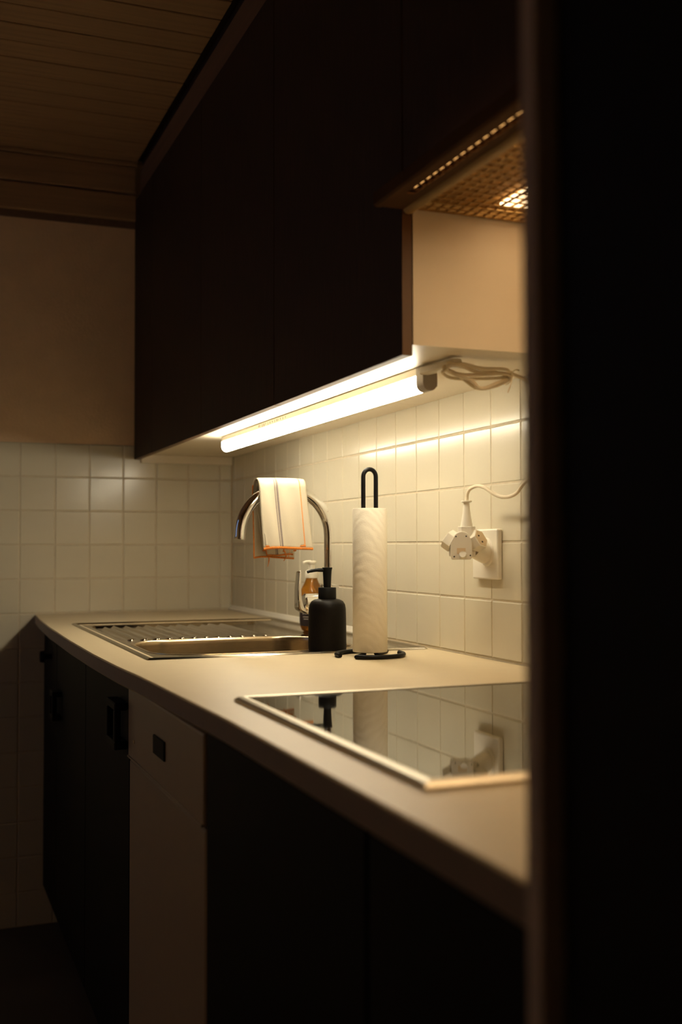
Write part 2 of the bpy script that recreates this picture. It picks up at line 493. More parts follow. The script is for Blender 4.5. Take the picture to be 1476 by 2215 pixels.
# ------------------------------------------------------------------ base units
BX = -0.567                     # plane of the base fronts
BT = WT - thick - 0.0006        # underside of worktop
kick = struct('trim_1', box(-0.515, -0.50, -2.755, -0.001, 0.0, 0.10), 'batten', 'dark plinth board under the base units', 'plinth')
def ring_handle(name, y0, y1, z0, z1, parent, x=BX):
    """black rectangular frame handle standing proud of a door"""
    bm = bmesh.new()
    t = 0.014
    add_box(bm, x - 0.024, x - 0.0005, y0, y1, z1 - t, z1, 0.002)
    add_box(bm, x - 0.024, x - 0.0005, y0, y1, z0, z0 + t, 0.002)
    add_box(bm, x - 0.024, x - 0.012, y0, y0 + t, z0 + t, z1 - t, 0.002)
    add_box(bm, x - 0.024, x - 0.012, y1 - t, y1, z0 + t, z1 - t, 0.002)
    return obj(name, bm, 'black', parent)
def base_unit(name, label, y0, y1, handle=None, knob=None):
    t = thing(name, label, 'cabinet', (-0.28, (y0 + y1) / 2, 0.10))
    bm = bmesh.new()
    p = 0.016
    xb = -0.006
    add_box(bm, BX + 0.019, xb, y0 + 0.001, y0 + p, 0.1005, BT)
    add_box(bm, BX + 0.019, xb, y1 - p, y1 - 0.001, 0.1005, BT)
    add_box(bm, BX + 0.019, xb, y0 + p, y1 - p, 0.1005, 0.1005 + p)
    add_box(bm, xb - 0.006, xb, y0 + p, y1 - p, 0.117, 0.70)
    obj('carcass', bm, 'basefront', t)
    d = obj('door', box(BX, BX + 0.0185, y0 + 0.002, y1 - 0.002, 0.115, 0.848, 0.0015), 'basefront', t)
    if handle:
        ring_handle('handle', *handle, d)
    if knob:
        ky, kz = knob
        bm = tube([(BX, ky, kz), (BX - 0.018, ky, kz), (BX - 0.019, ky, kz), (BX - 0.030, ky, kz)], [0.008, 0.008, 0.017, 0.015], 16)
        obj('knob', bm, 'black', d, True)
    return t
base_unit('base_cabinet', 'dark base cabinet in the far corner under the drainer', -0.30, -0.004, handle=None, knob=(-0.17, 0.79))
base_unit('base_cabinet', 'dark base cabinet under the sink drainer with a black frame handle near the corner', -0.812, -0.302, handle=(-0.40, -0.34, 0.645, 0.72))
base_unit('base_cabinet', 'dark base cabinet under the basin beside the dishwasher', -1.336, -0.814, handle=(-1.318, -1.225, 0.728, 0.812))
base_unit('base_cabinet', 'narrow dark base cabinet beside the tall unit', -2.757, -2.432)

dw = thing('dishwasher', 'pale dishwasher front under the worktop beside the sink cabinet', 'dishwasher', (-0.28, -1.607, 0.1))
obj('casing', box(BX + 0.024, -0.02, -1.872, -1.342, 0.1005, 0.70), 'black', dw)
dd = obj('door', box(BX, BX + 0.022, -1.876, -1.339, 0.115, 0.7155, 0.003), 'appliance', dw)
cp = obj('control_panel', box(BX - 0.003, BX + 0.022, -1.876, -1.339, 0.7195, 0.8445, 0.004, 2), 'appliance', dw)
gb = bmesh.new()
add_box(gb, BX - 0.006, BX - 0.0025, -1.645, -1.565, 0.765, 0.795, 0.001)
obj('grip', gb, 'black', cp)
obj('badge', box(BX - 0.0045, BX - 0.0025, -1.40, -1.392, 0.752, 0.758, 0.0005), 'trimsteel', cp)
obj('trim_strip', box(BX - 0.005, BX - 0.0025, -1.874, -1.341, 0.7195, 0.7235, 0.0008), 'appliance', cp)

base_unit('base_cabinet', 'black-looking base cabinet under the ceramic hob beside the dishwasher', -2.428, -1.882)

# ------------------------------------------------------------------ hob
HX0, HX1, HY0, HY1 = -0.552, -0.045, -2.515, -1.962
hob = thing('ceramic_hob', 'black glass ceramic hob with a pale metal frame', 'hob', ((HX0 + HX1) / 2, (HY0 + HY1) / 2, WT))
fr = bmesh.new()
def frame_ring(bm, x0, x1, y0, y1, prof):
    """prof: list of (inset, z); closed ring around a rectangle"""
    rings = []
    for ins, z in prof:
        rings.append([bm.verts.new(v) for v in ((x0 + ins, y0 + ins, z), (x1 - ins, y0 + ins, z), (x1 - ins, y1 - ins, z), (x0 + ins, y1 - ins, z))])
    n = len(rings)
    for i in range(n):
        a, b = rings[i], rings[(i + 1) % n]
        for k in range(4):
            bm.faces.new((a[k], a[(k + 1) % 4], b[(k + 1) % 4], b[k]))
frame_ring(fr, HX0, HX1, HY0, HY1, [(0, WT + 0.0005), (0, WT + 0.0030), (0.004, WT + 0.0062), (0.009, WT + 0.0074), (0.0125, WT + 0.0068), (0.0125, WT + 0.0005)])
obj('frame', fr, 'trimsteel', hob)
obj('glass_plate', box(HX0 + 0.0122, HX1 - 0.0122, HY0 + 0.0122, HY1 - 0.0122, WT + 0.0008, WT + 0.0058), 'hobglass', hob)

# ------------------------------------------------------------------ sink: pressed steel sheet
sink = thing('steel_sink', 'inset stainless steel sink with basin and ribbed drainer', 'sink', ((SX0 + SX1) / 2, (SY0 + SY1) / 2, WT))
def sink_mesh():
    st = 0.0020
    nx = int((SX1 - SX0) / st) + 1
    ny = int((SY1 - SY0) / st) + 1
    X = np.linspace(SX0, SX1, nx)[:, None] * np.ones((1, ny))
    Y = np.ones((nx, 1)) * np.linspace(SY0, SY1, ny)[None, :]
    def sd(cx, cy, hx, hy, r):
        qx = np.abs(X - cx) - (hx - r); qy = np.abs(Y - cy) - (hy - r)
        return np.hypot(np.maximum(qx, 0), np.maximum(qy, 0)) + np.minimum(np.maximum(qx, qy), 0) - r
    def ss(a, b, v):
        t = np.clip((v - a) / (b - a), 0, 1)
        return t * t * (3 - 2 * t)
    edge = -sd((SX0 + SX1) / 2, (SY0 + SY1) / 2, (SX1 - SX0) / 2, (SY1 - SY0) / 2, 0.004)
    deck = WT - 0.0012
    z = np.full_like(X, deck)
    lip = WT + 0.0036
    z = z + (lip - deck) * (1 - ss(0.007, 0.017, edge))
    z = z - (lip - WT - 0.0006) * (1 - ss(0.0, 0.0045, edge))
    # basin
    bx0, bx1, by0, by1 = -0.512, -0.112, -1.338, -1.008
    db = sd((bx0 + bx1) / 2, (by0 + by1) / 2, (bx1 - bx0) / 2, (by1 - by0) / 2, 0.090)
    # drainer, sloping gently to the basin, with pressed ribs
    dr = sd(-0.30, -0.745, 0.215, 0.228, 0.02)
    inside = ss(0.004, -0.012, dr)
    z = z - (0.0050 + 0.004 * ss(-0.545, -0.525, Y)) * inside
    ribs = [-0.500 + 0.0272 * k for k in range(12)]
    for k, rx in enumerate(ribs):
        far = -0.56 + 0.018 * ((k * 5) % 3)
        along = ss(-0.958, -0.945, Y) * (1 - ss(far - 0.02, far, Y))
        cr = np.exp(-((X - rx - 0.0136) / 0.0042) ** 2)
        z = z + 0.0058 * cr * along * inside
    verts = np.stack([X, Y, z], -1).reshape(-1, 3)
    idx = np.arange(nx * ny).reshape(nx, ny)
    f = np.stack([idx[:-1, :-1], idx[1:, :-1], idx[1:, 1:], idx[:-1, 1:]], -1).reshape(-1, 4)
    dbv = db.reshape(-1)
    f = f[dbv[f].min(axis=1) > 0.0035]
    me = bpy.data.meshes.new('sink_sheet')
    me.from_pydata(verts.tolist(), [], f.tolist())
    me.polygons.foreach_set('use_smooth', [True] * len(me.polygons))
    me.update()
    return me, ribs, deck
sm, ribs, DECK = sink_mesh()
sheet = obj('sink_sheet', sm, 'steel', sink)
def rounded_rect(x0, x1, y0, y1, r, n=14):
    out = []
    for cx, cy, a0 in ((x1 - r, y1 - r, 0), (x0 + r, y1 - r, 90), (x0 + r, y0 + r, 180), (x1 - r, y0 + r, 270)):
        for k in range(n + 1):
            a = math.radians(a0 + 90 * k / n)
            out.append((cx + r * math.cos(a), cy + r * math.sin(a)))
    return out
bb = bmesh.new()
rings = []
for ins, dep in ((-0.0075, -0.0006), (-0.0070, 0.0008), (-0.0035, 0.0010), (-0.0012, 0.0002), (0.0004, -0.0014), (0.0011, -0.0036), (0.0013, -0.010), (0.0017, -0.03), (0.0040, -0.08),
                 (0.0100, -0.115), (0.0180, -0.136), (0.0330, -0.146), (0.0600, -0.151), (0.110, -0.157), (0.150, -0.159)):
    rings.append([bb.verts.new((x, y, DECK + dep)) for x, y in rounded_rect(-0.512 + ins, -0.112 - ins, -1.338 + ins, -1.008 - ins, max(0.090 - ins, 0.012))])
for ra, rb in zip(rings, rings[1:]):
    for k in range(len(ra)):
        bb.faces.new((ra[k], ra[(k + 1) % len(ra)], rb[(k + 1) % len(ra)], rb[k]))
bb.faces.new(rings[-1])
obj('basin', bb, 'basinsteel', sink, True, 60)
for k, rx in enumerate(ribs):
    st = bmesh.new()
    bmesh.ops.create_uvsphere(st, u_segments=16, v_segments=8, radius=1.0)
    bmesh.ops.scale(st, vec=(0.0070, 0.0085, 0.0030), verts=st.verts)
    bmesh.ops.translate(st, vec=(rx, -0.985, DECK), verts=st.verts)
    obj('drain_stud', st, 'steel', sink, True, 80)
obj('waste_strainer', lathe([(0.0, WT - 0.1600), (0.040, WT - 0.1600), (0.042, WT - 0.1570), (0.030, WT - 0.1565), (0.026, WT - 0.1585), (0.0, WT - 0.1585)], -0.312, -1.173, 32, False), 'chrome', sink, True)

# ------------------------------------------------------------------ wall units
FXU = -0.306
UZ0, UZ1 = 1.372, 2.147
def wall_unit(label, y0, y1, door_z=(1.357, 2.147), z0=UZ0, visible_side=False):
    t = thing('wall_cabinet', label, 'cabinet', (-0.15, (y0 + y1) / 2, z0))
    bm = bmesh.new()
    p = 0.016
    xf, xb = FXU + 0.0165, -0.0006
    add_box(bm, xf, xb, y0 + 0.0004, y0 + p, z0, UZ1)
    add_box(bm, xf, xb, y1 - p, y1 - 0.0004, z0, UZ1)
    add_box(bm, xf, xb, y0 + p, y1 - p, z0, z0 + p)
    add_box(bm, xf, xb, y0 + p, y1 - p, UZ1 - p, UZ1)
    add_box(bm, xb - 0.005, xb, y0 + p, y1 - p, z0 + p, UZ1 - p)
    obj('carcass', bm, 'white', t)
    d = box(FXU, FXU + 0.016, y0 + 0.0016, y1 - 0.0016, door_z[0], door_z[1], 0.0006)
    for f in d.faces:
        n = f.normal
        f.normal_update()
        if abs(f.normal.x) < 0.5:
            f.material_index = 1
    obj('door', d, ['doorwood', 'dooredge'], t)
    return t
wall_unit('narrow dark brown filler unit of the wall cupboards in the corner', -0.262, -0.001)
wall_unit('second dark brown wall cupboard from the corner, beside the narrow filler', -0.818, -0.262)
wall_unit('dark brown wall cupboard in the middle of the row over the lamp', -1.368, -0.818)
wall_unit('dark brown wall cupboard with bare cream side next to the extractor hood', -1.942, -1.368)
wall_unit('shallow dark brown wall cupboard above the extractor hood', -2.50, -1.944, (1.585, 2.147), 1.60)
# lip under the far end of the row
obj_l = struct('trim_2', box(FXU + 0.02, -0.002, -0.016, -0.0008, 1.3735 - 0.026, 1.3715), 'white', 'pale batten under the wall cupboards in the corner', 'batten')
# soffit board between cupboards and ceiling
so = struct('trim_3', box(-0.300, -0.285, -2.755, -0.045, 2.1475, 2.228, 0.002), 'soffit', 'brown soffit board above the wall cupboards', 'board')
sb = struct('trim_4', box(-0.284, -0.0006, -2.755, -0.001, 2.1475, CEIL + 0.011), 'batten', 'dark filler behind the soffit board, coloured as gap shade', 'recess')  # solid box, shade of the soffit gap put into its dark colour

# ------------------------------------------------------------------ extractor hood
hood = thing('extractor_hood', 'extractor hood with lit slots and brown pull-out visor over the hob', 'hood', (-0.17, -2.2, 1.56))
hy0, hy1 = -2.498, -1.9455
bm = bmesh.new()
add_box(bm, -0.288, -0.001, hy0, hy0 + 0.012, 1.562, 1.599)
add_box(bm, -0.288, -0.001, hy1 - 0.004, hy1, 1.5600, 1.599)
add_box(bm, -0.288, -0.001, hy0 + 0.012, hy1 - 0.004, 1.594, 1.599)
add_box(bm, -0.016, -0.001, hy0 + 0.012, hy1 - 0.004, 1.562, 1.594)
obj('housing', bm, 'hoodmetal', hood)
# visor: front lip + slotted bottom plate
vis = obj('visor', box(-0.352, -0.338, hy0, hy1, 1.556, 1.578, 0.003), 'hoodbrown', hood)
bm = bmesh.new()
zp0, zp1 = 1.5585, 1.5605
add_box(bm, -0.3378, -0.331, hy0, hy1, zp0, zp1)
add_box(bm, -0.319, -0.306, hy0, hy1, zp0, zp1)
yy = -2.010
add_box(bm, -0.331, -0.319, yy, hy1, zp0, zp1)
nsl = 24
for k in range(nsl):
    y1s = yy - 0.0185 * k - 0.0152
    add_box(bm, -0.331, -0.319, y1s - 0.0033, y1s, zp0, zp1)
add_box(bm, -0.331, -0.319, hy0, yy - 0.0185 * nsl, zp0, zp1)
obj('slotted_plate', bm, 'hoodbrown', hood)
obj('slot_glow_strip', box(-0.330, -0.320, -2.47, -2.012, 1.566, 1.569), 'slotglow', hood)  # added glowing strip, stands in for hood lamp light through the slots
obj('front_bar', tube([(-0.298, hy0, 1.5605), (-0.298, hy1, 1.5605)], 0.0085, 12), 'hoodbar', hood, True)
# grille bars
bm = bmesh.new()
gx0, gx1 = -0.288, -0.020
k = 0
xg = gx0
while xg < gx1:
    add_box(bm, xg, xg + 0.0030, hy0 + 0.012, hy1 - 0.004, 1.5610, 1.5630)
    xg += 0.0150
yg = hy0 + 0.014
while yg < hy1 - 0.006:
    add_box(bm, gx0, gx1, yg, yg + 0.0030, 1.5600, 1.5612)
    yg += 0.0185
obj('grille', bm, 'hoodmetal', hood)
obj('grease_filter', box(gx0, -0.018, hy0 + 0.013, hy1 - 0.005, 1.5720, 1.5750), 'filter', hood)
obj('lamp_lens', box(-0.180, -0.075, -2.110, -1.990, 1.5640, 1.5700, 0.002), 'hoodlens', hood)
obj('lamp_lens', box(-0.275, -0.120, -2.475, -2.280, 1.5640, 1.5700, 0.002), 'hoodlens_fill', hood)  # second lens added out of view to brighten the near worktop

# ------------------------------------------------------------------ strip lamp
LY0, LY1 = -1.79, -0.62
lamp = thing('strip_lamp', 'long lit strip lamp fixed under the wall cupboards', 'lamp', (-0.19, (LY0 + LY1) / 2, UZ0))
LXF, LXB = -0.203, -0.179
bm = box(LXF, LXB, LY0 + 0.001, LY1, 1.3585, 1.3712, 0.0012)
add_box(bm, LXB + 0.0002, LXB + 0.0025, LY0 + 0.001, LY1, 1.3400, 1.3712)
obj('housing', bm, 'whiteplastic', lamp)
prof = []
for k in range(9):
    a = math.pi * k / 8
    prof.append((-0.191 - 0.0118 * math.cos(a), 1.3455 - 0.0118 * math.sin(a)))
poly = [(-0.2028, 1.3580)] + prof + [(-0.1792, 1.3580)]
dif = prism([(x + 0.191, z) for x, z in poly], (-0.191, LY0 + 0.022, 0), (1, 0, 0), (0, 0, 1), (0, 1, 0), LY1 - 0.004 - LY0 - 0.022)
obj('diffuser', dif, 'tube', lamp, True, 50)
cap = [(-0.0124, 1.3714)] + [(-0.0124 * math.cos(math.pi * k / 10), 1.3452 - 0.0124 * math.sin(math.pi * k / 10)) for k in range(11)] + [(0.0124, 1.3714)]
obj('end_cap', prism(cap, (-0.191, LY0 - 0.004, 0), (1, 0, 0), (0, 0, 1), (0, 1, 0), 0.026, 0.0008), 'greycap', lamp)
bm = bmesh.new()
random.seed(3)
yq = -1.13
for k in range(14):
    add_box(bm, LXF - 0.0004, LXF + 0.0002, yq, yq + random.choice((0.003, 0.005, 0.007)), 1.3615 + random.choice((0, 0.001, 0.002)), 1.3675)
    yq += random.choice((0.008, 0.0105, 0.016))
obj('print_marks', bm, 'greyprint', lamp)

# cable with plug connector, bundle and wall plug
cab = thing('lamp_cable', 'cream lamp cable bundled under the cupboard and plugged in beside the tall unit', 'cable', (-0.15, -1.87, 1.35))
con = obj('connector', box(-0.009, 0.009, -0.045, 0.045, -0.006, 0.006, 0.002), 'whiteplastic', None)
con.location = (-0.196, -1.838, 1.3625)
con.rotation_euler = (0, 0, math.radians(8))
con.parent = cab
con.matrix_parent_inverse = Matrix.Translation(-cab.location)
r = 0.0027
bl = [(-0.205, -1.880, 1.360), (-0.190, -1.888, 1.358), (-0.150, -1.872, 1.352), (-0.108, -1.880, 1.351), (-0.098, -1.874, 1.345), (-0.118, -1.866, 1.334),
      (-0.150, -1.868, 1.329), (-0.180, -1.870, 1.345), (-0.200, -1.874, 1.352), (-0.206, -1.866, 1.350), (-0.190, -1.862, 1.343), (-0.150, -1.860, 1.344), (-0.106, -1.868, 1.347),
      (-0.098, -1.876, 1.351), (-0.112, -1.884, 1.357), (-0.150, -1.884, 1.356), (-0.186, -1.884, 1.361), (-0.203, -1.878, 1.356), (-0.196, -1.872, 1.349), (-0.165, -1.876, 1.339),
      (-0.152, -1.880, 1.327), (-0.140, -1.880, 1.329), (-0.118, -1.874, 1.338), (-0.100, -1.872, 1.346), (-0.104, -1.866, 1.354), (-0.140, -1.872, 1.349), (-0.180, -1.874, 1.347), (-0.204, -1.868, 1.354), (-0.196, -1.864, 1.360),
      (-0.150, -1.868, 1.359), (-0.110, -1.872, 1.352), (-0.092, -1.874, 1.352)]
tail = [(-0.070, -1.872, 1.345), (-0.050, -1.862, 1.330), (-0.040, -1.848, 1.29), (-0.036, -1.838, 1.24), (-0.034, -1.828, 1.205)]
hang = [Vector((-0.0320, -1.8000, 1.1910)), Vector((-0.0320, -1.7810, 1.1780)), Vector((-0.0330, -1.7560, 1.1730)), Vector((-0.0360, -1.7320, 1.1750)), Vector((-0.0420, -1.7150, 1.1830)), Vector((-0.0470, -1.7020, 1.1910)), Vector((-0.0510, -1.6850, 1.1940)), Vector((-0.0540, -1.6660, 1.1900)), Vector((-0.0550, -1.6570, 1.1810)), Vector((-0.0550, -1.6550, 1.1680))]
obj('cord', tube(smooth_path([(-0.197, -1.879, 1.3625)] + bl, 6), r, 8), 'cable', cab, True)
obj('cord', tube(smooth_path([bl[-1]] + tail + hang, 8), 0.0030, 8), 'cable', cab, True)
tie = [(-0.100 + 0.003 * math.sin(a), -1.873 + 0.012 * math.cos(a), 1.346 + 0.010 * math.sin(a)) for a in [2 * math.pi * k / 16 for k in range(17)]]
bm = tube(tie, 0.0011, 6)
add_tube(bm, smooth_path([(-0.099, -1.883, 1.342), (-0.102, -1.884, 1.334), (-0.107, -1.884, 1.322)], 4), 0.0009, 6)
add_tube(bm, smooth_path([(-0.099, -1.880, 1.352), (-0.093, -1.884, 1.357), (-0.088, -1.886, 1.356)], 4), 0.0009, 6)
obj('twist_tie', bm, 'cable', cab, True)

# local frame at the socket: A to the right as one stands facing it, B towards the viewer
AD = Vector((-0.055, -1.66, 1.095))
A = Vector((0.883, -0.47, 0)); B = Vector((-0.47, -0.883, 0)); Zv = Vector((0, 0, 1))
PLUG = Vector((-0.0550, -1.6540, 1.1340))
bm = bmesh.new()
add_lathe(bm, [(0.0035, 0.0575), (0.0090, 0.0570), (0.0092, 0.0550), (0.0055, 0.0535), (0.0052, 0.050), (0.0065, 0.036), (0.0090, 0.022), (0.0105, 0.0125)], 0, 0, 24)
obj_r = obj('strain_relief', bm, 'whiteplastic', None, True, 30)
obj_r.location = PLUG + Vector((0, 0, -0.0205)); obj_r.parent = cab; obj_r.matrix_parent_inverse = Matrix.Translation(-cab.location)
hexo = [(-0.0145, 0.006), (-0.0085, 0.0105), (0.0085, 0.0105), (0.0145, 0.006), (0.0145, -0.006), (0.0085, -0.0105), (-0.0085, -0.0105), (-0.0145, -0.006)]
pl_ = prism(hexo, PLUG + Vector((0, 0, -0.028)), A, B, Zv, 0.0205, 0.0008)
obj('plug', pl_, 'whiteplastic', cab)

# ------------------------------------------------------------------ wall socket and triple adaptor
sk = thing('wall_socket', 'cream square wall socket behind the multiway adaptor', 'socket', (0, -1.635, 1.08))
pb = box(-0.010, -0.0002, -1.6790, -1.5905, 1.036, 1.1225, 0.0025, 2)
obj('plate', pb, 'whiteplastic', sk)
bm = tube([(-0.0100, -1.642, 1.083), (-0.0115, -1.642, 1.083), (-0.0125, -1.642, 1.083)], [0.0245, 0.0240, 0.0225], 32)
obj('insert', bm, 'whiteplastic', sk, True, 40)
ad = thing('socket_adaptor', 'white multiway plug adaptor sticking out of the wall socket', 'adaptor', (-0.03, -1.65, 1.08))
bm = tube([(-0.0130, -1.642, 1.083), (-0.018, -1.643, 1.084), (-0.032, -1.647, 1.088), (-0.040, -1.650, 1.090)], [0.020, 0.019, 0.0175, 0.015], 24)
obj('stem', bm, 'whiteplastic', ad, True, 50)
c0 = Vector((-0.0620, -1.6470, 1.0940))
arch = [(-0.0175, -0.020), (-0.0150, -0.0235), (0.0150, -0.0235), (0.0185, -0.020), (0.0185, 0.006)] + \
       [(0.0010 + 0.0150 * math.cos(math.pi * k / 10), 0.009 + 0.0150 * math.sin(math.pi * k / 10)) for k in range(1, 10)] + [(-0.0175, 0.006)]
obj('front_socket', prism(arch, c0 + B * 0.004, A, Zv, B, 0.016, 0.0012), 'whiteplastic', ad)
obj('core', prism([(-0.021, -0.018), (0.024, -0.020), (0.026, 0.004), (0.014, 0.0215), (-0.010, 0.0215), (-0.022, 0.006)], c0 - B * 0.018, A, Zv, B, 0.0235, 0.002), 'whiteplastic', ad)
fs = ad.children[1]
for dx, dz, r_ in ((-0.0085, 0.0155, 0.0013), (0.0088, 0.0158, 0.0013), (-0.0115, -0.0185, 0.0013), (0.0155, -0.0165, 0.0013)):
    obj('pin_hole', tube([c0 + A * dx + Zv * dz + B * 0.0198, c0 + A * dx + Zv * dz + B * 0.0204], r_, 10), 'hole', fs)
nb = prism([(-0.0070, -0.0055), (0.0075, -0.0055), (0.0075, 0.0045), (-0.0070, 0.0045)], c0 + Zv * -0.0085 + B * 0.0196, A, Zv, B, 0.0009)
obj('notch', nb, 'tan_warmlit', ad)
bm = tube([c0 + A * 0.003 - Zv * 0.016 + B * 0.016, c0 + A * 0.003 - Zv * 0.0155 + B * 0.0225, c0 + A * 0.003 - Zv * 0.015 + B * 0.0235], [0.0068, 0.0066, 0.0050], 16)
obj('pin_guard', bm, 'whiteplastic', ad, True, 50)
hx = [(0.0180 * math.cos(math.radians(60 * k)), 0.0150 * math.sin(math.radians(60 * k))) for k in range(6)]
def lobe(center, nrm, depth, face_mat):
    nrm = Vector(nrm).normalized()
    u = nrm.cross(B)
    u = (B - nrm * B.dot(nrm)).normalized()
    v = nrm.cross(u)
    o1 = obj('side_socket', prism(hx, center, v, u, nrm, depth, 0.0008), 'whiteplastic', ad)
    inner = [(x * 0.86, y_ * 0.84) for x, y_ in hx]
    o2 = obj('socket_face', prism(inner, center + nrm * depth * 0.999, v, u, nrm, 0.0006), face_mat, o1)
    for s in (-1, 1):
        q = center + nrm * (depth + 0.0006) + v * (0.006 * s) + u * 0.003
        obj('pin_hole', tube([q, q + nrm * 0.0005], 0.0016, 10), 'hole', o1)
lobe(c0 + A * 0.020 + Zv * 0.004 + B * 0.001, A * 0.70 + Zv * 0.42 + B * 0.60, 0.020, 'tan_warmlit')  # orange light on this face is put into its colour
lobe(c0 - A * 0.012 + Zv * 0.004 - B * 0.002, -A * 0.75 + Zv * 0.55 - B * 0.25, 0.016, 'whiteplastic')

# ------------------------------------------------------------------ tap
FXt, FYt = -0.078, -1.06
tap = thing('kitchen_tap', 'chrome swan-neck kitchen tap with side lever at the sink', 'tap', (FXt, FYt, DECK))
obj('body', lathe([(0.026, DECK + 0.0003), (0.026, DECK + 0.004), (0.0215, DECK + 0.007), (0.0205, DECK + 0.03), (0.0205, 1.000), (0.0212, 1.001), (0.0212, 1.0095), (0.0195, 1.0105), (0.014, 1.0115), (0.0, 1.0115)], FXt, FYt, 40, False), 'chrome', tap, True, 35)
pts = [(FXt, FYt, 1.005), (FXt, FYt, 1.05), (FXt, FYt, 1.09)]
zc, rr = 1.117, 0.102
xc = FXt - rr
for k in range(0, 33):
    a = math.pi * 1.0 * k / 32
    pts.append((xc + rr * math.cos(a), FYt, zc + rr * math.sin(a)))
obj('spout', tube(pts, [0.0120] * (len(pts) - 6) + [0.0122] * 6, 24), 'chrome', tap, True, 50)
ex, ez = pts[-1][0], pts[-1][2]
obj('aerator', tube([(ex, FYt, ez), (ex - 0.0005, FYt, ez - 0.004), (ex - 0.001, FYt, ez - 0.0085)], [0.0124, 0.0124, 0.0118], 24), 'chrome', tap, True, 40)
bm = tube([(FXt, FYt, 0.970), (-0.1090, FYt, 0.970)], 0.0205, 32)
obj('valve', bm, 'chrome', tap, True, 40)
bm = tube([(-0.1095, FYt, 0.970), (-0.1100, FYt, 0.970), (-0.136, FYt, 0.970), (-0.1385, FYt, 0.970)], [0.0200, 0.0208, 0.0208, 0.018], 32)
lever = obj('lever', bm, 'chrome', tap, True, 40)
outer = [(-0.112, 0.9455), (-0.128, 0.9455), (-0.142, 0.9495), (-0.1535, 0.9560), (-0.1560, 0.9620), (-0.1555, 1.000), (-0.1525, 1.036), (-0.1490, 1.0405),
         (-0.1470, 1.036), (-0.1478, 1.000), (-0.1462, 0.980), (-0.1420, 0.968), (-0.134, 0.958), (-0.122, 0.9505), (-0.112, 0.9500)]
obj('lever_blade', prism([(x, z) for x, z in outer], (0, FYt - 0.012, 0), (1, 0, 0), (0, 0, 1), (0, 1, 0), 0.024, 0.0012), 'chrome', lever, True, 35)

